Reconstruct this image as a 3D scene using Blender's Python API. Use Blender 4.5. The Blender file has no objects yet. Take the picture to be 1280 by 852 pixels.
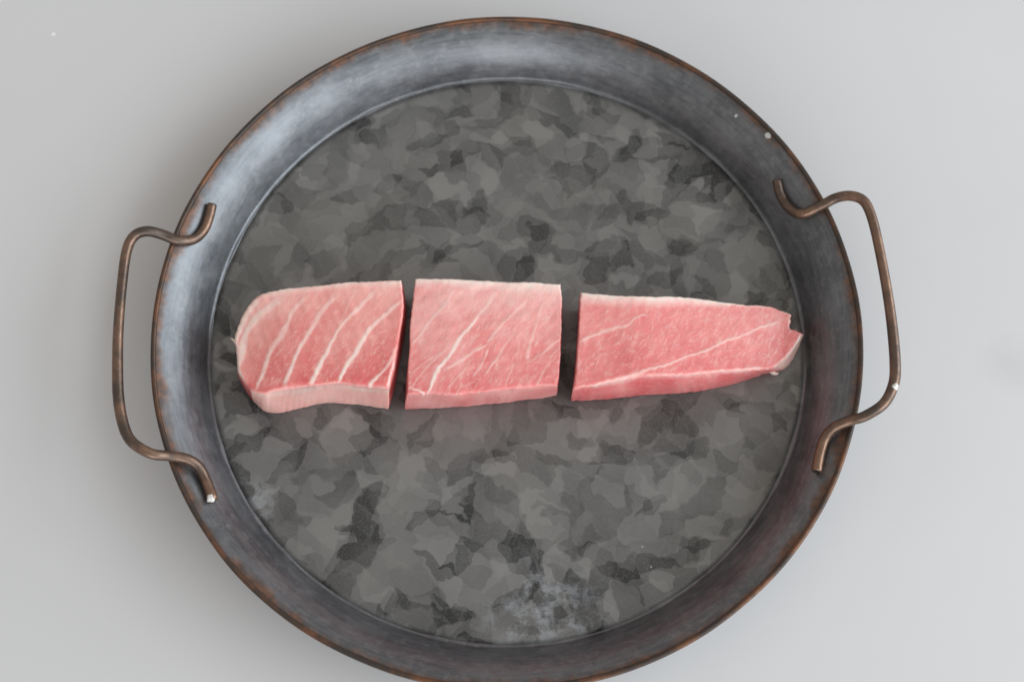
import bpy, bmesh, math, random
import numpy as np
from mathutils import Vector, Matrix
random.seed(7); rng = np.random.default_rng(11)
sc = bpy.context.scene
C = sc.collection

# ------------------------------------------------------------------ camera, light, exposure
S = 0.15                     # tray radius in metres
DEPTH = 0.1492 * S           # inner depth of the tray
RF = 0.8669                  # floor radius / rim radius
ZF = 0.0025                  # height of the tray floor above the table
ZR = ZF + DEPTH              # height of the rim
TILT, ROLL, DIST = 0.3318, -0.0019, 4.0 * S
AIM = Vector((0.0148 * S, -0.0417 * S, ZR))
FPX = 1783.6                 # focal length in photograph pixels (1280 wide)
PW, PH = 1280.0, 852.0

fwd = Vector((0, math.sin(TILT), -math.cos(TILT)))
right = Vector((1, 0, 0)); up = right.cross(fwd)
cr, sr = math.cos(ROLL), math.sin(ROLL)
right, up = cr * right + sr * up, -sr * right + cr * up
CPOS = AIM - DIST * fwd
cam_data = bpy.data.cameras.new('camera')
cam = bpy.data.objects.new('camera', cam_data); C.objects.link(cam)
m = Matrix.Identity(4)
for i in range(3):
    m[i][0], m[i][1], m[i][2], m[i][3] = right[i], up[i], -fwd[i], CPOS[i]
cam.matrix_world = m
cam_data.sensor_width = 36.0; cam_data.lens = FPX / PW * 36.0
cam_data.clip_start = 0.01; cam_data.clip_end = 50
cam_data.dof.use_dof = True; cam_data.dof.focus_distance = DIST * 0.985; cam_data.dof.aperture_fstop = 7.1
sc.camera = cam

world = bpy.data.worlds.new('World'); sc.world = world
world.use_nodes = True
bg = world.node_tree.nodes['Background']
bg.inputs['Color'].default_value = (1.0, 0.945, 0.88, 1); bg.inputs['Strength'].default_value = 0.48

def area(name, az, el, dist, sx, sy, power, col):
    l = bpy.data.lights.new(name, 'AREA'); l.shape = 'RECTANGLE'; l.size = sx; l.size_y = sy
    l.energy = power; l.color = col
    o = bpy.data.objects.new(name, l); C.objects.link(o)
    a, e = math.radians(az), math.radians(el)
    p = Vector((math.cos(a) * math.cos(e), math.sin(a) * math.cos(e), math.sin(e))) * dist
    o.location = p
    o.rotation_euler = (-p).to_track_quat('-Z', 'Y').to_euler()
    return o
area('window_light', -9, 28, 2.6, 4.0, 1.7, 90.0, (0.86, 0.94, 1.0))
area('front_fill_light', -84, 17, 3.0, 2.6, 1.4, 37.0, (0.93, 0.97, 1.0))  # added soft fill from the front, brightens the blocks' front faces
sc.view_settings.view_transform = 'Standard'; sc.view_settings.look = 'None'
sc.view_settings.exposure = -0.04; sc.view_settings.gamma = 1.0; sc.view_settings.use_curve_mapping = False
sc.render.engine = 'CYCLES'

# ------------------------------------------------------------------ geometry helpers
_c = np.array(CPOS); _r = np.array(right); _u = np.array(up); _f = np.array(fwd)
def unproj(px, z):
    """point of the scene at height z seen at a place measured in the photograph"""
    px = np.asarray(px, float); z = np.broadcast_to(np.asarray(z, float), px.shape[:-1])
    d = _f + ((px[..., 0] - PW / 2) / FPX)[..., None] * _r + ((PH / 2 - px[..., 1]) / FPX)[..., None] * _u
    k = (z - _c[2]) / d[..., 2]
    return _c + k[..., None] * d

def resample(P, n):
    P = np.asarray(P, float)
    # Catmull-Rom through the points, then equal arc length
    Q = np.vstack([2 * P[0] - P[1], P, 2 * P[-1] - P[-2]])
    out = []
    for i in range(1, len(Q) - 2):
        t = np.linspace(0, 1, 24, endpoint=False)[:, None]
        a, b, c, d = Q[i - 1], Q[i], Q[i + 1], Q[i + 2]
        out.append(.5 * (2 * b + (c - a) * t + (2 * a - 5 * b + 4 * c - d) * t ** 2 + (3 * b - a - 3 * c + d) * t ** 3))
    out.append(P[-1:]); Z = np.vstack(out)
    s = np.concatenate([[0], np.cumsum(np.linalg.norm(np.diff(Z, axis=0), axis=1))])
    q = np.linspace(0, s[-1], n)
    return np.stack([np.interp(q, s, Z[:, k]) for k in range(Z.shape[1])], -1)

def link(name, me, mat, parent=None, smooth=True):
    o = bpy.data.objects.new(name, me); C.objects.link(o)
    if mat: me.materials.append(mat)
    if parent: o.parent = parent
    if smooth: me.polygons.foreach_set('use_smooth', [True] * len(me.polygons))
    return o

def mesh_from(name, V, F, attrs=None):
    me = bpy.data.meshes.new(name)
    me.from_pydata(np.asarray(V).tolist(), [], [list(map(int, f)) for f in F]); me.update()
    for k, a in (attrs or {}).items():
        at = me.attributes.new(k, 'FLOAT', 'POINT'); at.data.foreach_set('value', np.asarray(a, np.float32))
    return me

def lathe(name, prof, n, mat, parent, closed=False):
    V, F = [], []
    m_ = len(prof)
    for j in range(n):
        a = 2 * math.pi * j / n
        for r, z in prof: V.append((r * math.cos(a), r * math.sin(a), z))
    for j in range(n):
        k = (j + 1) % n
        for i in range(m_ if closed else m_ - 1):
            i2 = (i + 1) % m_
            F.append((j * m_ + i, k * m_ + i, k * m_ + i2, j * m_ + i2))
    return link(name, mesh_from(name, V, F), mat, parent)

def vnoise(x, y, seed, f):
    """smooth value noise from summed random sines"""
    r = np.random.default_rng(seed); out = 0
    for k in range(7):
        a = r.uniform(0, 2 * np.pi); w = f * r.uniform(.6, 1.7)
        out = out + np.sin(w * (x * np.cos(a) + y * np.sin(a)) + r.uniform(0, 6.28))
    return out / 3.0

# ------------------------------------------------------------------ material helpers
class NT:
    def __init__(s, name):
        s.m = bpy.data.materials.new(name); s.m.use_nodes = True
        s.t = s.m.node_tree; s.b = s.t.nodes['Principled BSDF']
        tc = s.t.nodes.new('ShaderNodeTexCoord'); s.obj = tc.outputs['Object']
    def n(s, typ, **kw):
        o = s.t.nodes.new('ShaderNode' + typ)
        for k, v in kw.items():
            if k in o.inputs: s.put(o.inputs[k], v)
            else: setattr(o, k, v)
        return o
    def put(s, sock, v):
        if isinstance(v, bpy.types.NodeSocket): s.t.links.new(v, sock)
        else:
            if hasattr(sock, 'default_value') and sock.type == 'RGBA' and len(v) == 3: v = (*v, 1)
            sock.default_value = v
    def noise(s, vec, scale, detail=3, rough=.5, out='Fac', dist=0):
        o = s.n('TexNoise', Vector=vec, Scale=scale, Detail=detail, Roughness=rough, Distortion=dist); return o.outputs[out]
    def math(s, op, a, b=None, c=None, clamp=False):
        o = s.t.nodes.new('ShaderNodeMath'); o.operation = op; o.use_clamp = clamp
        s.put(o.inputs[0], a)
        if b is not None: s.put(o.inputs[1], b)
        if c is not None: s.put(o.inputs[2], c)
        return o.outputs[0]
    def rng(s, v, a, b, c=0.0, d=1.0, smooth=True):
        o = s.t.nodes.new('ShaderNodeMapRange'); o.interpolation_type = 'SMOOTHSTEP' if smooth else 'LINEAR'
        s.put(o.inputs[0], v)
        for i, x in enumerate((a, b, c, d)): s.put(o.inputs[i + 1], x)
        return o.outputs[0]
    def mix(s, f, a, b, mode='MIX'):
        o = s.t.nodes.new('ShaderNodeMix'); o.data_type = 'RGBA'; o.blend_type = mode
        s.put(o.inputs[0], f); s.put(o.inputs[6], a); s.put(o.inputs[7], b)
        return o.outputs[2]
    def vec(s, op, a, b):
        o = s.t.nodes.new('ShaderNodeVectorMath'); o.operation = op
        s.put(o.inputs[0], a); s.put(o.inputs[1], b); return o.outputs[0]
    def mapping(s, vec, scale=(1, 1, 1), rot=(0, 0, 0), loc=(0, 0, 0)):
        o = s.n('Mapping', Vector=vec, Scale=scale, Rotation=rot, Location=loc); return o.outputs[0]
    def aniso(s, vec, rot, scale, loc=(0, 0, 0)):
        return s.mapping(s.mapping(vec, rot=(0, 0, rot)), scale=scale, loc=loc)
    def radius(s):
        sp = s.n('SeparateXYZ', Vector=s.obj).outputs
        return s.math('SQRT', s.math('ADD', s.math('MULTIPLY', sp[0], sp[0]), s.math('MULTIPLY', sp[1], sp[1])))
    def dist(s, p):
        o = s.t.nodes.new('ShaderNodeVectorMath'); o.operation = 'DISTANCE'
        s.put(o.inputs[0], s.obj); o.inputs[1].default_value = p; return o.outputs['Value']
    def bump(s, h, strength=.2, distance=.0005):
        o = s.n('Bump', Strength=strength, Distance=distance, Height=h); s.put(s.b.inputs['Normal'], o.outputs[0])
    def set(s, **kw):
        for k, v in kw.items(): s.put(s.b.inputs[k.replace('_', ' ')], v)

# ------------------------------------------------------------------ the tray's section
def wall_profile():
    # a small pressed bead at the crease, steep at first, then flaring out to the lip
    P = [(RF * S - .0012, ZF - .0010), (RF * S - .0012, ZF - .0001), (RF * S - .0006, ZF + .00025), (RF * S, ZF + .0004), (RF * S + .0006, ZF + .0007)]
    n = 26; r, z = P[-1]
    ang = np.radians(np.linspace(66, 25, n)); dr, dz = np.cos(ang), np.sin(ang)
    r1, z1 = S * .9905, ZR - .0002
    kr, kz = (r1 - r) / dr.sum(), (z1 - z) / dz.sum()
    for a, b in zip(dr, dz):
        r += a * kr; z += b * kz; P.append((r, z))
    return P
prof = wall_profile()

def wall_z(r):
    rs = [p[0] for p in prof[4:]]; zs = [p[1] for p in prof[4:]]
    return float(np.interp(r, rs, zs))

def wall_point(px):
    z = ZR - .004
    for _ in range(14):
        q = unproj(px, z); z = wall_z(math.hypot(q[0], q[1]))
    return tuple(map(float, q))

# ------------------------------------------------------------------ materials
def mat_table():
    s = NT('painted_table_top')
    n1 = s.noise(s.obj, 5, 3); n2 = s.noise(s.obj, 90, 2)
    col = s.mix(s.rng(n1, .3, .7), (.635, .634, .645), (.665, .662, .671))
    # a faint smudge at the right edge and a tiny white fleck at the upper left
    p = unproj([[1262, 455], [67, 43]], 0.0)
    d1 = s.rng(s.math('ADD', s.dist(tuple(p[0])), s.math('MULTIPLY', s.noise(s.obj, 60, 3), .012)), .006, .024, .16, 0)
    col = s.mix(d1, col, (.35, .35, .36))
    d2 = s.rng(s.dist(tuple(p[1])), .0006, .0013, .9, 0)
    col = s.mix(d2, col, (.9, .9, .9))
    s.set(Base_Color=col, Roughness=s.rng(n2, .3, .7, .42, .5)); s.put(s.b.inputs['Specular IOR Level'], .4)
    s.bump(n2, .03, .0003)
    return s.m

def spangle(s, sc_=1.0):
    """galvanised zinc: overlapping leafy crystals in a few grey levels"""
    w1 = s.noise(s.obj, 26, 2, .5, 'Color'); w2 = s.noise(s.obj, 95, 2, .6, 'Color')
    v = s.vec('ADD', s.obj, s.vec('MULTIPLY', s.vec('SUBTRACT', w1, (.5, .5, .5)), (.019, .019, 0)))
    v = s.vec('ADD', v, s.vec('MULTIPLY', s.vec('SUBTRACT', w2, (.5, .5, .5)), (.012, .012, 0)))
    a = s.n('TexVoronoi', Vector=s.aniso(v, .6, (1, .72, 1)), Scale=95, voronoi_dimensions='2D', feature='SMOOTH_F1', Smoothness=.12)
    b = s.n('TexVoronoi', Vector=s.aniso(v, -.9, (1, .62, 1), (.31, .17, 0)), Scale=150, voronoi_dimensions='2D', feature='SMOOTH_F1', Smoothness=.12)
    c = s.n('TexVoronoi', Vector=s.aniso(v, 1.0, (1, .58, 1), (.7, .4, 0)), Scale=112, voronoi_dimensions='2D', feature='SMOOTH_F1', Smoothness=.12)
    ga = s.n('SeparateColor', Color=a.outputs['Color']).outputs[0]
    gb = s.n('SeparateColor', Color=b.outputs['Color']).outputs[1]
    gc = s.n('SeparateColor', Color=c.outputs['Color']).outputs[0]
    # dark leaves: some cells of c, kept to their middles so that they overlap the others
    leaf = s.rng(gc, .66, .80)
    leaf2 = s.rng(gb, .60, .74)
    gd = s.n('SeparateColor', Color=b.outputs['Color']).outputs[0]
    base = s.math('ADD', s.math('MULTIPLY_ADD', ga, .40, .38), s.math('MULTIPLY', s.math('SUBTRACT', gd, .5), .26))
    lv = s.math('MULTIPLY_ADD', leaf2, -.20, base)
    lv = s.math('MULTIPLY_ADD', leaf, -.27, lv)
    shade = s.noise(v, 55, 2); big = s.noise(s.obj, 13, 2)
    lv = s.math('MULTIPLY_ADD', s.math('SUBTRACT', shade, .5), .45, lv)
    lv = s.math('MULTIPLY_ADD', s.math('SUBTRACT', big, .5), .6, lv, clamp=True)
    return lv

def mat_floor():
    s = NT('galvanised_floor')
    lv = spangle(s)
    grit = s.noise(s.obj, 1100, 3, .75); blotch = s.noise(s.obj, 14, 3)
    col = s.mix(lv, (.048, .048, .049), (.345, .343, .336))
    col = s.mix(s.rng(blotch, .35, .7, 0, .35), col, (.12, .112, .098))
    col = s.mix(s.rng(grit, .42, .75, 0, .26), col, (.30, .30, .29))
    r = s.radius()
    # whitish oxide bloom near the front edge and along the crease
    bl = s.math('MULTIPLY', s.rng(s.dist(tuple(unproj([682, 778], ZF))), .036, .006), s.rng(s.noise(s.obj, 120, 5, .7, dist=.25), .44, .66))
    col = s.mix(s.math('MULTIPLY', bl, .62), col, (.50, .53, .57))
    bl2 = s.math('MULTIPLY', s.rng(s.dist(tuple(unproj([312, 632], ZF))), .016, .003), s.rng(s.noise(s.obj, 160, 5, .7, dist=.25), .46, .6))
    col = s.mix(s.math('MULTIPLY', bl2, .5), col, (.50, .52, .55))
    edge = s.math('MULTIPLY', s.rng(r, RF * S - .0032, RF * S - .0012), s.rng(s.noise(s.obj, 70, 4, .6), .38, .6))
    col = s.mix(s.math('MULTIPLY', edge, .45), col, (.42, .42, .42))
    # tiny white flecks
    for q in ((803, 683), (814, 708)):
        col = s.mix(s.rng(s.dist(tuple(unproj(q, ZF))), .0002, .0006, .45, 0), col, (.8, .8, .78))
    s.set(Base_Color=col, Metallic=.55, Roughness=s.math('ADD', s.rng(lv, 0, 1, .50, .40), s.math('MULTIPLY', grit, .12)))
    s.bump(s.math('ADD', s.math('MULTIPLY', lv, .5), s.math('MULTIPLY', grit, .5)), .10, .0003)
    return s.m

def mat_wall():
    s = NT('worn_zinc_wall')
    r = s.radius()
    n1 = s.noise(s.obj, 35, 4, .6); n2 = s.noise(s.obj, 260, 3, .65); n3 = s.noise(s.obj, 90, 4, .6)
    col = s.mix(s.rng(n1, .3, .7), (.110, .116, .126), (.195, .203, .217))
    col = s.mix(s.rng(n2, .45, .8, 0, .35), col, (.33, .34, .35))
    scr = s.noise(s.obj, 420, 3, .75)
    col = s.mix(s.rng(scr, .60, .74, 0, .22), col, (.52, .53, .54))
    sp = s.n('SeparateXYZ', Vector=s.obj).outputs
    ring = s.n('CombineXYZ', X=s.math('MULTIPLY', s.math('DIVIDE', sp[0], r), 5), Y=s.math('MULTIPLY', s.math('DIVIDE', sp[1], r), 5), Z=s.math('MULTIPLY', r, 420)).outputs[0]
    st = s.noise(ring, 2.2, 4, .65)
    col = s.mix(s.rng(st, .35, .72, 0, .20), col, (.34, .35, .37))
    col = s.mix(s.rng(st, .50, .28, 0, .26), col, (.075, .080, .090))
    # brown patina creeping in from the rim
    e = s.math('ADD', r, s.math('MULTIPLY', s.math('SUBTRACT', n3, .5), .0065))
    e = s.math('ADD', e, s.math('MULTIPLY', s.math('SUBTRACT', n1, .5), .013))
    pat = s.rng(e, S * .962, S * .990)
    col = s.mix(s.math('MULTIPLY', pat, .9), col, s.mix(s.rng(n2, .35, .65), (.080, .054, .042), (.20, .088, .046)))
    for q, rad in (((960, 170), .0010), ((920, 145), .0004)):
        d = s.dist(wall_point(q))
        k = s.math('MULTIPLY', s.rng(s.math('ADD', d, s.math('MULTIPLY', s.math('SUBTRACT', n2, .5), .004)), rad, rad + .0004), 1)
        k = s.math('SUBTRACT', 1, k)
        col = s.mix(s.math('MULTIPLY', k, .8), col, (.75, .78, .8))
    s.set(Base_Color=col, Metallic=s.math('MULTIPLY_ADD', pat, -.3, .70),
          Roughness=s.math('MULTIPLY_ADD', s.math('ADD', n2, st), .20, .20))
    s.bump(s.math('ADD', n2, s.math('MULTIPLY', n3, 2)), .12, .0004)
    return s.m

def mat_rim():
    s = NT('rusted_rim')
    n1 = s.noise(s.obj, 60, 4, .6); n2 = s.noise(s.obj, 400, 3, .7)
    col = s.mix(s.rng(n1, .40, .72), (.060, .048, .042), (.195, .088, .045))
    col = s.mix(s.rng(n2, .70, .76, 0, .6), col, (.48, .40, .34))
    s.set(Base_Color=col, Metallic=.5, Roughness=s.rng(n2, .3, .7, .35, .55))
    s.bump(n2, .25, .0003)
    return s.m

def mat_handle():
    s = NT('bronzed_wire')
    n1 = s.noise(s.obj, 70, 4, .6); n2 = s.noise(s.obj, 500, 3, .7)
    col = s.mix(s.rng(n1, .35, .68), (.105, .080, .068), (.27, .165, .115))
    col = s.mix(s.rng(n2, .62, .76, 0, .4), col, (.42, .34, .28))
    s.set(Base_Color=col, Metallic=.75, Roughness=s.rng(n2, .3, .7, .28, .48))
    s.bump(n2, .12, .0003)
    return s.m

def mat_plain(name, col, rough, metal=0):
    s = NT(name); n = s.noise(s.obj, 600, 3, .6)
    s.set(Base_Color=s.mix(n, tuple(c * .8 for c in col), tuple(min(1, c * 1.15) for c in col)), Roughness=rough, Metallic=metal)
    s.bump(n, .2, .0003)
    return s.m

def mat_meat(name, rot, deep, pale):
    s = NT(name)
    at = lambda k: s.n('Attribute', attribute_name=k).outputs['Fac']
    fat, side, pink = at('fat'), at('side'), at('pink')
    # muscle grain running along the sinews
    g = s.noise(s.aniso(s.obj, rot, (1, .36, 1)), 560, 5, .65, dist=.3)
    g2 = s.noise(s.aniso(s.obj, rot, (1, .4, 1)), 1250, 3, .6)
    lump = s.noise(s.obj, 130, 3, .55)
    col = s.mix(s.rng(s.math('ADD', pink, s.math('MULTIPLY', s.math('SUBTRACT', lump, .5), .8)), 0, 1, 0, 1, False), deep, pale)
    fine = s.math('MAXIMUM', s.rng(g, .54, .70, 0, .55), s.rng(g2, .56, .72, 0, .45))
    col = s.mix(s.math('MULTIPLY', fine, .78), col, (.93, .62, .55))
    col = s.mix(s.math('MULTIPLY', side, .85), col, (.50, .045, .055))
    fs = s.math('ADD', fat, s.math('MULTIPLY', s.math('SUBTRACT', s.noise(s.obj, 420, 3, .6), .5), s.math('MULTIPLY', fat, .7)))
    col = s.mix(s.rng(fs, .05, .95, 0, 1, False), col, s.mix(s.rng(side, .02, .12), (.96, .76, .69), (.99, .60, .53)))
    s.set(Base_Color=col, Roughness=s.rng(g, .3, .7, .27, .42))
    s.put(s.b.inputs['Subsurface Weight'], .55)
    s.put(s.b.inputs['Subsurface Radius'], (1.0, .30, .22)); s.put(s.b.inputs['Subsurface Scale'], .0022)
    s.put(s.b.inputs['Specular IOR Level'], .45)
    s.bump(s.math('ADD', s.math('ADD', g, s.math('MULTIPLY', g2, .6)), s.math('MULTIPLY', lump, 1.2)), .30, .0006)
    return s.m

M_table, M_floor, M_wall, M_rim, M_handle = mat_table(), mat_floor(), mat_wall(), mat_rim(), mat_handle()
M_tube_shade = mat_plain('painted_tube_shade', (.02, .018, .016), .7)  # near-black cap colour, stands in for the shade inside the hollow wire
M_chip = mat_plain('white_chip', (.8, .79, .76), .5)

# ------------------------------------------------------------------ the table
nt = 60
tv = [(x, y, 0.0) for y in np.linspace(-1.1, 1.1, nt) for x in np.linspace(-1.3, 1.3, nt)]
tf = [(j * nt + i, j * nt + i + 1, (j + 1) * nt + i + 1, (j + 1) * nt + i) for j in range(nt - 1) for i in range(nt - 1)]
table = link('table_surface', mesh_from('table_surface', tv, tf), M_table)
table['kind'] = 'structure'; table['label'] = 'smooth pale grey table surface under the round tray'

# ------------------------------------------------------------------ the tray
tray = bpy.data.objects.new('serving_tray', None); C.objects.link(tray)
tray['label'] = 'round dark galvanised metal tray with rusty rim and two wire handles'
tray['category'] = 'tray'

# floor: slightly uneven disc, ending in a pressed ring at the crease
def build_floor():
    R0 = RF * S - .0006; nr, na = 50, 360
    V = [(0, 0, ZF)]; F = []
    for i in range(1, nr + 1):
        r = R0 * i / nr
        for j in range(na):
            a = 2 * math.pi * j / na; x, y = r * math.cos(a), r * math.sin(a)
            z = ZF + .00012 * float(vnoise(x, y, 5, 60)) * (1 - (i / nr) ** 4)
            V.append((x, y, z))
    for j in range(na): F.append((0, 1 + j, 1 + (j + 1) % na))
    for i in range(nr - 1):
        a0, a1 = 1 + i * na, 1 + (i + 1) * na
        for j in range(na): F.append((a0 + j, a1 + j, a1 + (j + 1) % na, a0 + (j + 1) % na))
    # underside
    base = len(V)
    for rr, zz in ((R0, ZF - .0012), (0.0001, ZF - .0012)):
        for j in range(na):
            a = 2 * math.pi * j / na; V.append((rr * math.cos(a), rr * math.sin(a), zz))
    last = 1 + (nr - 1) * na
    for j in range(na):
        k = (j + 1) % na
        F.append((last + j, base + j, base + k, last + k)); F.append((base + j, base + na + j, base + na + k, base + k))
    return link('tray_floor', mesh_from('tray_floor', V, F), M_floor, tray)
build_floor()

inner = prof
outer = [(r + .0007, z - .0010) for r, z in prof[4:]][::-1] + [(RF * S - .0012, ZF - .0018)]
wall = lathe('tray_wall', inner + outer, 360, M_wall, tray, closed=True)

co = np.empty(len(wall.data.vertices) * 3); wall.data.vertices.foreach_get('co', co); co = co.reshape(-1, 3)
a = np.arctan2(co[:, 1], co[:, 0]); rr = np.hypot(co[:, 0], co[:, 1])
bead = (rr < RF * S + .0003) & (co[:, 2] > ZF - .0005)
wv = .5 + .4 * np.sin(7 * a + 1) * np.sin(3 * a + .4) + .3 * np.sin(31 * a) * np.sin(13 * a)
co[bead, 2] -= .00042 * np.clip(1 - wv[bead], 0, 1)
dent = vnoise(co[:, 0], co[:, 1], 61, 90) * .00022 * np.clip((rr - RF * S) / .004, 0, 1)
co[:, 2] += dent
wall.data.vertices.foreach_set('co', co.ravel()); wall.data.update()

def lip():
    cx, cz, q = S * .9925, ZR - .0002, S * .0075
    pr = [(cx + q * math.cos(t), cz + q * .85 * math.sin(t)) for t in np.linspace(0, 2 * math.pi, 14, endpoint=False)]
    o = lathe('rolled_rim', pr, 360, M_rim, wall, closed=True)
    co = np.empty(len(o.data.vertices) * 3); o.data.vertices.foreach_get('co', co); co = co.reshape(-1, 3)
    a = np.arctan2(co[:, 1], co[:, 0]); rr = np.hypot(co[:, 0], co[:, 1])
    k = 1 + .0010 * (np.sin(5 * a + 1) + np.sin(11 * a + 2) + .6 * np.sin(23 * a)) / 2
    co[:, 0] *= k; co[:, 1] *= k; o.data.vertices.foreach_set('co', co.ravel()); o.data.update()
lip()

WR = .0148 * S      # wire radius
def tube(P, rad, nseg=16):
    P = np.asarray(P); n = len(P)
    T = np.gradient(P, axis=0); T /= np.linalg.norm(T, axis=1)[:, None]
    N = np.array([0, 0, 1.0]); V = []
    for i in range(n):
        N = N - (N @ T[i]) * T[i]; N /= np.linalg.norm(N); B = np.cross(T[i], N)
        for k in range(nseg):
            a = 2 * math.pi * k / nseg
            V.append(P[i] + rad[i] * (math.cos(a) * N + math.sin(a) * B))
    F = [(i * nseg + k, i * nseg + (k + 1) % nseg, (i + 1) * nseg + (k + 1) % nseg, (i + 1) * nseg + k) for i in range(n - 1) for k in range(nseg)]
    return V, F

def handle(px, label, dark_end, chips):
    """px: (x, y, where) with where 'w' wall, 'r' over the rim, 'o' outer bar"""
    pts = []
    for x, y, w in px:
        if w == 'w':
            z = ZR - .004
            for _ in range(12):
                q = unproj([x, y], z); z = wall_z(math.hypot(q[0], q[1])) + WR * 1.25
        elif w == 'r': z = ZR + S * .0075 + WR * 1.0
        elif w == 'a': z = ZR + .0014
        elif w == 'b': z = ZR - .0024
        else: z = ZR + w * S
        pts.append(unproj([x, y], z))
    P = resample(np.array(pts), 130)
    # even out the heights along the wire
    k = np.ones(9) / 9; z0 = P[:, 2]; zz = np.concatenate([z0[0] - (z0[1] - z0[0]) * np.arange(4, 0, -1), z0, z0[-1] + (z0[-1] - z0[-2]) * np.arange(1, 5)]); P[:, 2] = np.convolve(zz, k, 'valid')
    rad = np.full(len(P), WR) * (1 + .03 * vnoise(np.arange(len(P)) * .15, np.zeros(len(P)), 3, 1))
    V, F = tube(P, rad)
    n0 = len(V); nseg = 16
    # ends: a rounded shoulder and an end face
    for e, idx, nb in ((0, 0, 1), (1, len(P) - 1, len(P) - 2)):
        t = P[idx] - P[nb]; t /= np.linalg.norm(t)
        ring = [V[idx * nseg + q] for q in range(nseg)]
        b = len(V)
        for q in range(nseg): V.append(P[idx] + (ring[q] - P[idx]) * .8 + t * WR * .22)
        V.append(P[idx] + t * WR * .22)
        for q in range(nseg):
            q2 = (q + 1) % nseg
            F.append((idx * nseg + q, idx * nseg + q2, b + q2, b + q) if e else (idx * nseg + q2, idx * nseg + q, b + q, b + q2))
            F.append((b + q, b + q2, b + nseg) if e else (b + q2, b + q, b + nseg))
    h = link('handle', mesh_from('handle', V, F), M_handle, tray); h['label'] = label
    for idx, nb in dark_end:
        t = P[idx] - P[nb]; t /= np.linalg.norm(t); c = P[idx] + t * WR * .26
        a = np.cross(t, [0, 0, 1]); a /= np.linalg.norm(a); b = np.cross(t, a)
        ring = [c + WR * .62 * (math.cos(u) * a + math.sin(u) * b) for u in np.linspace(0, 2 * math.pi, 16, endpoint=False)]
        deep = [p - t * WR * .05 for p in ring]
        link('tube_shade_cap', mesh_from('tube_shade_cap', ring + deep, [tuple(range(16))] + [(q, (q + 1) % 16, 16 + (q + 1) % 16, 16 + q) for q in range(16)]), M_tube_shade, h)
    for (i, ang, sz) in chips:
        i = i if i >= 0 else len(P) + i
        t = P[min(i + 1, len(P) - 1)] - P[max(i - 1, 0)]; t /= np.linalg.norm(t)
        sd = np.cross(t, [0, 0, 1]); sd /= np.linalg.norm(sd); u = np.cross(sd, t)
        bm = bmesh.new(); bmesh.ops.create_icosphere(bm, subdivisions=3, radius=1)
        n = math.cos(ang) * u + math.sin(ang) * sd; s2 = np.cross(t, n)
        for v in bm.verts:
            c = v.co; f = 1 + .22 * float(vnoise(c.x * 2, c.y * 2 + c.z, 9, 2))
            p = P[i] + n * (WR * .82 + c.z * WR * .38 * f) + t * c.x * sz * f + s2 * c.y * sz * .75 * f
            v.co = Vector(p)
        me = bpy.data.meshes.new('paint_chip'); bm.to_mesh(me); bm.free()
        link('paint_chip', me, M_chip, h)
    return h

O = .055
handle([(265, 256, 'w'), (262, 270, 'w'), (255, 288, 'w'), (241, 300, 'b'), (222, 300, 'a'), (204, 294, 'r'), (182, 288, O), (167, 296, O), (158, 315, O),
        (152, 360, O), (148, 410, O), (147, 450, O), (148, 495, O), (154, 530, O), (165, 552, O), (188, 566, O), (212, 570, 'r'), (233, 573, 'a'), (248, 583, 'b'), (258, 601, 'w'), (266, 624, 'w')],
       'left brown wire handle with a white chip on its lower end', [], [(-1, .25, .0019)])
handle([(971, 226, 'w'), (976, 245, 'w'), (987, 262, 'w'), (1003, 267, 'b'), (1028, 256, 'a'), (1045, 248, 'r'), (1066, 244, O), (1081, 253, O), (1091, 276, O),
        (1101, 320, O), (1110, 370, O), (1116, 415, O), (1119, 455, O), (1117, 480, O), (1105, 504, O), (1082, 519, O), (1062, 526, 'r'), (1044, 533, 'a'), (1032, 546, 'b'), (1026, 562, 'w'), (1021, 588, 'w')],
       'right brown wire handle with an open tube end', [(129, 128)], [(93, -.45, .0017)])

# ------------------------------------------------------------------ the tuna
def seg_dist(P, poly):
    """distance and position along a polyline (all in photograph pixels)"""
    best = np.full(len(P), 1e9); pos = np.zeros(len(P)); L = 0
    segs = np.linalg.norm(np.diff(poly, axis=0), axis=1); tot = segs.sum()
    for a, b, l in zip(poly[:-1], poly[1:], segs):
        d = b - a; t = np.clip(((P - a) @ d) / (d @ d), 0, 1)
        q = np.linalg.norm(P - a - t[:, None] * d, axis=1)
        k = q < best; best[k] = q[k]; pos[k] = (L + t[k] * l) / tot; L += l
    return best, pos

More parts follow.
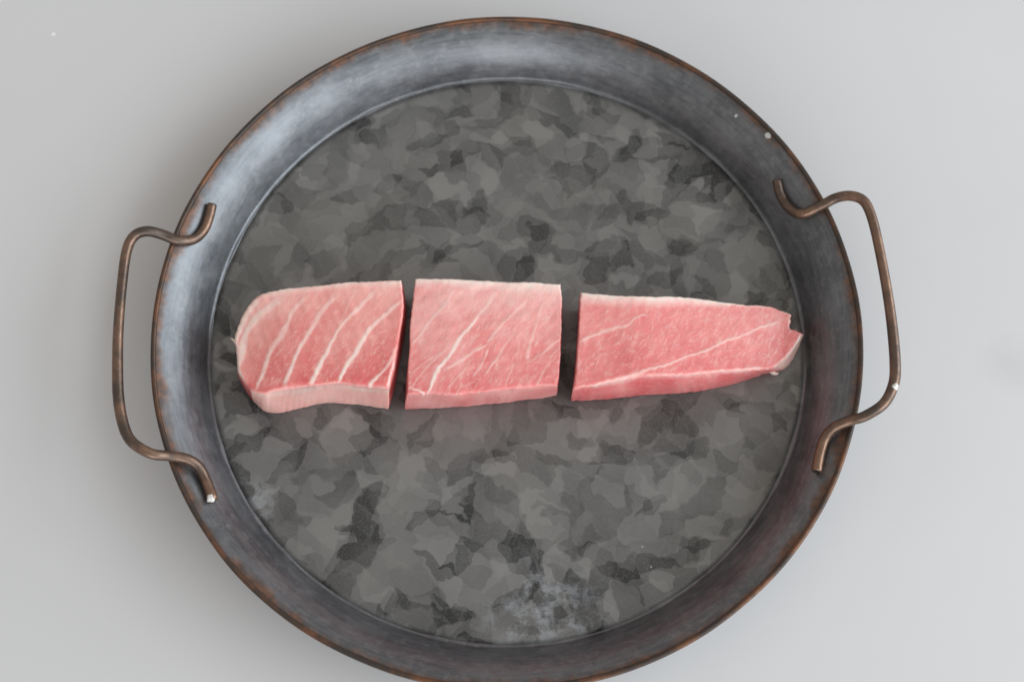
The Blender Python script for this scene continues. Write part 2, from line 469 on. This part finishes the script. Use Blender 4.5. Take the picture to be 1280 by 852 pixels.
def block(name, label, back, right_, front, left, front_bottom, tz, veins, mat, capw, frontfat, step=.75, sidepink=.5, tipfat=0,
          flecks=(0, 0), pinkfn=None, seed=1, bevel=2.2, capval=.9):
    """back, right_, front, left: the outline of the upper face, measured in the photograph, each running
    left-to-right or back-to-front; tz(x): thickness in tray radii as a function of photo x"""
    back, right_, front, left, fb = [np.array(a, float) for a in (back, right_, front, left, front_bottom)]
    nu = int(max(np.ptp(back[:, 0]), np.ptp(front[:, 0])) / step); nv = int(max(np.ptp(left[:, 1]), np.ptp(right_[:, 1])) / step)
    b_, f_, l_, r_ = resample(back, nu), resample(front, nu), resample(left, nv), resample(right_, nv)
    u = np.linspace(0, 1, nu)[None, :, None]; v = np.linspace(0, 1, nv)[:, None, None]
    G = (1 - v) * b_[None] + v * f_[None] + (1 - u) * l_[:, None] + u * r_[:, None] \
        - ((1 - u) * (1 - v) * b_[0] + u * (1 - v) * b_[-1] + (1 - u) * v * f_[0] + u * v * f_[-1])
    px = G.reshape(-1, 2)
    per = list(range(nu)) + [j * nu + nu - 1 for j in range(1, nv)] + [(nv - 1) * nu + i for i in range(nu - 2, -1, -1)] + [j * nu for j in range(nv - 2, 0, -1)]
    per = np.array(per)
    # ragged edge
    rag = np.stack([vnoise(px[:, 0], px[:, 1], seed + 40, .55), vnoise(px[:, 0], px[:, 1], seed + 41, .55)], -1)
    big = np.stack([vnoise(px[:, 0], px[:, 1], seed + 42, .14), vnoise(px[:, 0], px[:, 1], seed + 43, .14)], -1)
    bd = np.full(len(px), 1e9)
    pp = px[per]
    for k in range(0, len(px), 4000):
        q = px[k:k + 4000]
        bd[k:k + 4000] = np.sqrt(((q[:, None] - pp[None, ::2]) ** 2).sum(-1)).min(1)
    px2 = px + (rag * .35 + big * .45) * np.exp(-bd / 5)[:, None]
    # ---- fat
    wob = np.stack([vnoise(px[:, 0], px[:, 1], seed + 7, .10), vnoise(px[:, 0], px[:, 1], seed + 8, .10)], -1) * .8 \
        + np.stack([vnoise(px[:, 0], px[:, 1], seed + 9, .45), vnoise(px[:, 0], px[:, 1], seed + 10, .45)], -1) * .35
    fat = np.zeros(len(px))
    def add(poly, w, a0, a1, soft=1.0):
        nonlocal fat
        poly = np.array(poly, float)
        if len(poly) > 2: poly = resample(poly, 14)
        lo, hi = poly.min(0) - 14, poly.max(0) + 14
        k = np.where((px[:, 0] > lo[0]) & (px[:, 0] < hi[0]) & (px[:, 1] > lo[1]) & (px[:, 1] < hi[1]))[0]
        if len(k) == 0: return
        d, t = seg_dist(px[k] + wob[k] * min(1.6, w / 3), poly)
        ww = w * .5 * (.8 + .35 * vnoise(t * 30, t * 0, seed + int(poly[0, 0]), .35))
        amp = a0 + (a1 - a0) * t
        ends = np.clip(np.minimum(t, 1 - t) * 14, .45, 1)
        val = amp * ends * np.maximum(np.exp(-(d / (ww * soft + .35)) ** 3), .42 * np.exp(-d / (ww * 1.1 + .5)))
        fat[k] = np.maximum(fat[k], val)
    for vn in veins: add(*vn)
    fr = np.random.default_rng(seed)
    nf, ang = flecks
    for _ in range(nf):
        i = fr.integers(len(px)); a = math.radians(ang + fr.normal(0, 22)); L = fr.uniform(3, 13) * (1.6 if fr.random() < .12 else 1)
        p0 = px[i]; d = np.array([math.cos(a), -math.sin(a)]); nrm = np.array([d[1], -d[0]])
        add([p0, p0 + d * L * .5 + nrm * fr.normal(0, 1.2), p0 + d * L], fr.uniform(1.1, 2.4), fr.uniform(.06, .30), fr.uniform(.06, .30))
    vv = np.repeat(np.linspace(0, 1, nv), nu); uu = np.tile(np.linspace(0, 1, nu), nv)
    yb = np.interp(px[:, 0], b_[:, 0], b_[:, 1])                      # distance below the back edge
    db = px[:, 1] - yb + wob[:, 1] * 1.2
    cw = capw(px[:, 0])
    fat = np.maximum(fat, capval * np.clip(1.15 - db / np.maximum(cw, .1), 0, 1) * (cw > .3))
    # a thin pale line where the face turns over the front edge
    yf = np.interp(px[:, 0], f_[:, 0], f_[:, 1])
    fat = np.maximum(fat, (frontfat * .55 + .12) * np.exp(-((yf - px[:, 1]) / 2.6) ** 2))
    pink = pinkfn(uu, vv) + .10 * vnoise(px[:, 0], px[:, 1], seed + 20, .05)
    # ---- heights
    T = tz(px[:, 0]) * S
    zt = ZF + T
    bw = bevel * (1 + .5 * vnoise(px[:, 0], px[:, 1], seed + 30, .08))
    bw = np.maximum(bw, 1.0)
    bw = bw * (1 + 1.3 * np.exp(-((yf - px[:, 1]) / 9.0) ** 2))
    kk = np.clip(1 - bd / bw, 0, 1)
    unit = S / 446.0
    zz = zt - bw * unit * 1.1 * (1 - np.sqrt(np.maximum(0, 1 - kk ** 2)))
    zz = zz + unit * (.9 * vnoise(px[:, 0], px[:, 1], seed + 31, .045) * (1 - np.exp(-bd / 18)) + .22 * vnoise(px[:, 0], px[:, 1], seed + 32, .35) + .45 * np.clip(fat, 0, 1))
    W = unproj(px2, zt); W[:, 2] = zz
    # ---- sides
    nper = len(per)
    topw = W[per]
    plain = unproj(px[per], zt[per])[:, :2]
    fbw = unproj(resample(fb, nu), ZF)
    off = np.zeros((nper, 2))
    fo = fbw[:, :2] - W[(nv - 1) * nu:(nv - 1) * nu + nu, :2]
    i0 = nu; i1 = nu + nv - 1                                         # right side range, then front (reversed), then left
    off[i0:i1] = fo[-1] * (np.linspace(0, 1, nv)[1:, None]) ** 1.5
    off[i1:i1 + nu - 1] = fo[nu - 2::-1][:nu - 1]
    off[i1 + nu - 1:] = fo[0] * (np.linspace(1, 0, nv)[1:-1, None]) ** 1.5
    ns = 22
    V = [W]; sidev = [np.zeros(len(W))]; fats = [fat]; pinks = [pink]
    kind = np.zeros(nper); kind[:nu] = 1; kind[i0:i1] = 2; kind[i1 - 1:i1 + nu - 1] = 3; kind[i1 + nu - 1:] = 4
    cen = topw[:, :2].mean(0)
    outd = np.roll(topw[:, :2], -3, 0) - np.roll(topw[:, :2], 3, 0); outd = np.stack([outd[:, 1], -outd[:, 0]], -1)
    outd /= np.linalg.norm(outd, axis=1)[:, None] + 1e-9
    sgn = np.sign(((topw[:, :2] - cen) * outd).sum(1).mean()); outd *= sgn
    arc = np.arange(nper) * step
    for q in range(1, ns + 1):
        t = q / ns
        z = topw[:, 2] * (1 - t) + (ZF + .0002) * t
        bulge = (math.sin(math.pi * min(1, t)) * 1.3 + .5 * vnoise(arc, np.full(nper, t * 26), seed + 50, .09) * math.sin(math.pi * t)) * unit
        k2 = min(1, t * 4)
        xy = topw[:, :2] * (1 - k2) + plain * k2 + off * t + outd * bulge[:, None]
        if t > .93: xy = xy - outd * unit * (t - .93) / .07 * 1.2
        V.append(np.column_stack([xy, z]))
        ff = np.where(kind == 3, frontfat * (1 + .12 * vnoise(arc, np.full(nper, t * 26.), seed + 51, .16)), np.where(kind == 1, .7 * (capw(topw[:, 0] * 0 + 600) > 3), 0.04))
        ff = np.where(kind == 3, ff * (1 - .25 * t), ff)
        ff = np.where(kind == 3, np.maximum(ff, tipfat * np.clip((px[per][:, 0] - 962) / 12, 0, 1)), ff)
        ff = fat[per] * max(0, 1 - t * 6) + ff * min(1, t * 6)
        fats.append(np.clip(ff, 0, 1)); pinks.append(np.where(kind == 3, sidepink + .22 * vnoise(arc, np.full(nper, t * 26.), seed + 52, .12), .3))
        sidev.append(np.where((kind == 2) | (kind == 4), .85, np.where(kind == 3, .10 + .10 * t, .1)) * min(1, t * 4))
    n0 = len(W)
    idx = np.arange(len(px)).reshape(nv, nu)
    F = np.stack([idx[:-1, :-1], idx[1:, :-1], idx[1:, 1:], idx[:-1, 1:]], -1).reshape(-1, 4).tolist()
    prev = per
    for q in range(ns):
        cur = n0 + q * nper + np.arange(nper)
        F += np.stack([prev, np.roll(prev, -1), np.roll(cur, -1), cur], -1).tolist()
        prev = cur
    Vt = np.vstack(V)
    ci = len(Vt); Vt = np.vstack([Vt, [[*Vt[prev][:, :2].mean(0), ZF + .0002]]])
    F += [[int(prev[i]), int(prev[(i + 1) % nper]), ci] for i in range(nper)]
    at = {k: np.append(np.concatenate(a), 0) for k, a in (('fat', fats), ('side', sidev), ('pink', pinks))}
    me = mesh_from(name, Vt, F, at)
    o = link(name, me, mat)
    # origin at the block's base
    c = Vector((Vt[:, 0].mean(), Vt[:, 1].mean(), ZF))
    me.transform(Matrix.Translation(-c)); o.location = c
    bm = bmesh.new(); bm.from_mesh(me); bmesh.ops.recalc_face_normals(bm, faces=bm.faces); bm.to_mesh(me); bm.free()
    o['label'] = label; o['category'] = 'tuna block'; o['group'] = 'tuna blocks in a row on the tray'
    return o, c

def Z(ox, oy, k):
    return lambda *p: [(ox + x / k, oy + y / k) for x, y in p]
A = Z(270, 330, 4.26); B = Z(490, 330, 4.26); D = Z(700, 340, 4.0)
deep, pale = (.60, .115, .115), (.80, .30, .275)
M_A = mat_meat('fatty_tuna_flesh', math.radians(35), (.72, .150, .150), (.93, .51, .46))
M_B = mat_meat('marbled_tuna_flesh', math.radians(38), (.75, .165, .170), (.93, .51, .475))
M_C = mat_meat('lean_tuna_flesh', math.radians(42), (.73, .150, .158), (.91, .41, .385))

oA, cA = block('tuna_block', 'leftmost tuna block with rounded left end and bold white sinew stripes',
      back=A((270, 148), (380, 130), (520, 115), (700, 98), (880, 88), (985, 85)),
      right_=A((985, 85), (995, 190), (992, 270), (975, 380), (960, 470), (945, 560), (916, 660)),
      front=A((185, 672), (255, 690), (300, 676), (400, 660), (560, 641), (660, 636), (780, 650), (916, 660)),
      left=A((270, 148), (215, 172), (165, 228), (125, 305), (100, 390), (104, 440), (110, 500), (112, 560), (138, 612), (185, 672)),
      front_bottom=A((205, 740), (260, 790), (330, 800), (400, 785), (520, 756), (620, 744), (720, 750), (820, 762), (918, 778)),
      tz=lambda x: .148 - .030 * np.clip((390 - x) / 100, 0, 1) ** 1.5,
      veins=[(A((345, 175), (270, 235), (205, 300), (155, 390), (130, 480), (118, 560), (140, 630)), 11, .5, .95),
             (A((235, 175), (165, 260), (122, 350), (106, 440), (112, 540)), 11, .7, .85),
             (A((490, 165), (410, 250), (365, 350), (320, 420), (280, 500), (250, 580), (200, 676)), 5.6, .45, .75),
             (A((650, 155), (580, 235), (520, 320), (465, 410), (420, 500), (385, 580), (366, 668)), 5.2, .45, .85),
             (A((855, 140), (760, 230), (680, 310), (620, 410), (560, 520), (520, 600), (498, 655)), 5.2, .45, 1.0),
             (A((1000, 185), (930, 240), (850, 310), (770, 420), (720, 510), (680, 580), (650, 645)), 5.8, .55, 1.05),
             (A((965, 440), (930, 510), (880, 580), (805, 655)), 5.4, .45, 1.0),
             (A((760, 130), (710, 200), (670, 290), (640, 370)), 3, .3, .1),
             (A((545, 140), (480, 250), (420, 330)), 3, .3, .1),
             (A((955, 500), (935, 560), (915, 650)), 4, .5, .7)],
      mat=M_A, capw=lambda x: np.interp(x, [320, 360, 440, 500], [9, 8, 9, 11]), capval=.62, frontfat=.56, sidepink=.85, flecks=(220, 55),
      pinkfn=lambda u, v: .80 - .80 * v + .14 * (1 - u), seed=3, bevel=2.6)

block('tuna_block', 'middle square tuna block with fine marbling and one long white sinew',
      back=B((125, 76), (300, 80), (500, 90), (700, 96), (896, 105)),
      right_=B((896, 105), (903, 200), (899, 400), (890, 560), (880, 645)),
      front=B((80, 692), (200, 690), (310, 695), (400, 690), (540, 672), (700, 657), (880, 645)),
      left=B((125, 76), (110, 200), (98, 300), (95, 420), (86, 560), (80, 692)),
      front_bottom=B((70, 778), (300, 768), (480, 755), (700, 731), (872, 705)),
      tz=lambda x: .142 - .02 * np.clip((x - 560) / 140, 0, 1),
      veins=[(B((470, 262), (400, 350), (330, 450), (260, 550), (205, 650), (180, 690)), 5.5, .75, 1.05),
             (B((550, 150), (505, 225), (470, 262)), 5, .3, .6),
             (B((340, 130), (280, 220), (200, 300), (150, 370), (100, 440)), 4.5, .3, .6),
             (B((510, 425), (430, 470), (350, 520), (285, 565)), 3.6, .5, .55),
             (B((720, 180), (640, 270), (570, 340), (500, 425)), 4, .3, .5),
             (B((650, 370), (590, 450), (530, 540), (495, 590)), 3.2, .3, .5),
             (B((810, 200), (780, 290), (740, 400), (720, 480), (722, 525)), 4, .25, .5),
             (B((900, 400), (850, 430), (800, 470), (720, 530)), 3.6, .5, .25),
             (B((510, 450), (470, 540), (430, 590)), 3.4, .5, .4),
             (B((300, 440), (200, 540), (130, 620), (100, 660)), 2.6, .3, .45),
             (B((250, 480), (170, 530), (110, 580)), 2.4, .3, .4),
             (B((840, 520), (800, 590), (770, 650)), 3, .2, .4),
             (B((660, 520), (620, 600), (600, 660)), 2.8, .2, .35),
             (B((400, 540), (330, 620), (290, 670)), 2.6, .3, .4),
             (B((170, 690), (150, 670), (90, 655)), 3.5, .8, .6)],
      mat=M_B, capw=lambda x: np.interp(x, [515, 560, 640, 700], [9, 10, 14, 16]), capval=.9, frontfat=.14, sidepink=.42, flecks=(620, 52),
      pinkfn=lambda u, v: .95 - .75 * v, seed=5, bevel=1.8)

oC, cC = block('tuna_block', 'rightmost lean pink tuna block tapering to a torn right end',
      back=D((105, 99), (200, 109), (300, 118), (450, 122), (600, 125), (720, 135), (870, 158), (1000, 167), (1060, 174)),
      right_=D((1060, 174), (1105, 190), (1140, 203), (1156, 213), (1148, 226), (1153, 244), (1146, 262), (1151, 281), (1172, 288), (1184, 294), (1212, 309)),
      front=D((65, 585), (160, 567), (300, 542), (400, 524), (520, 518), (650, 512), (800, 499), (940, 490), (1030, 486), (1090, 464), (1140, 424), (1178, 368), (1203, 326), (1212, 309)),
      left=D((105, 99), (99, 200), (93, 330), (86, 420), (76, 520), (65, 585)),
      front_bottom=D((57, 646), (180, 644), (400, 622), (620, 609), (740, 594), (850, 569), (960, 535), (1030, 508), (1085, 502), (1140, 470), (1177, 410), (1204, 350), (1215, 311)),
      tz=lambda x: .142 - .075 * np.clip((x - 790) / 190, 0, 1) ** 1.3,
      veins=[(D((92, 352), (190, 305), (270, 275), (340, 262), (380, 225), (455, 215)), 3.8, .6, .35),
             (D((100, 575), (200, 555), (320, 530), (400, 505), (520, 465), (650, 420), (780, 370), (900, 320), (1020, 270), (1135, 235)), 4.2, .55, .6),
             (D((330, 530), (400, 508), (430, 500)), 7, .5, .5),
             (D((400, 520), (500, 514), (650, 508), (800, 493), (940, 484), (1040, 482)), 4, .3, .6),
             (D((1110, 190), (1150, 213), (1148, 250), (1149, 282)), 3.2, .5, .8),
             (D((1060, 478), (1100, 456), (1145, 412), (1180, 362), (1208, 312)), 5.5, .5, 1.0),
             (D((870, 165), (960, 168), (1060, 178)), 3, .6, .3)],
      mat=M_C, capw=lambda x: np.interp(x, [720, 760, 850, 900, 925], [16, 15, 12, 8, 0]), capval=.9, frontfat=.05, sidepink=.22, tipfat=.85, flecks=(520, 48),
      pinkfn=lambda u, v: .68 - .30 * v, seed=8, bevel=1.8)

def shred():
    path = unproj(np.array([(297.0, 430), (293.5, 426), (290, 423.3), (288.5, 423)]), ZF + np.array([.105, .106, .104, .100]) * S)
    P = resample(path, 24); rad = np.interp(np.linspace(0, 1, 24), [0, .5, 1], [.0011, .0006, .00022])
    V, F = tube(P, rad, 8); n = len(P)
    F += [tuple(range(8)), tuple((n - 1) * 8 + k for k in range(8))[::-1]]
    V = np.array(V) - np.array(cA)
    o = link('membrane_shred', mesh_from('membrane_shred', V, F, {'fat': np.full(len(V), .75), 'side': np.zeros(len(V)), 'pink': np.full(len(V), .6)}), M_A, oA)
    o['label'] = 'little pale shred sticking out'
shred()

# a small tag of membrane under the tip of the last block
def tag_end():
    path = unproj(np.array([(962.0, 462), (966, 465.5), (970, 467), (973, 465.8)]), ZF + np.array([.030, .030, .028, .03]) * S)
    P = resample(path, 20); rad = np.interp(np.linspace(0, 1, 20), [0, .5, 1], [.0012, .0009, .0003])
    V, F = tube(P, rad, 8); n = len(P)
    F += [tuple(range(8)), tuple((n - 1) * 8 + k for k in range(8))[::-1]]
    V = np.array(V) - np.array(cC)
    o = link('membrane_shred', mesh_from('membrane_shred', V, F, {'fat': np.full(len(V), .8), 'side': np.zeros(len(V)), 'pink': np.full(len(V), .6)}), M_C, oC)
    o['label'] = 'little pale shred under the torn tip'
tag_end()
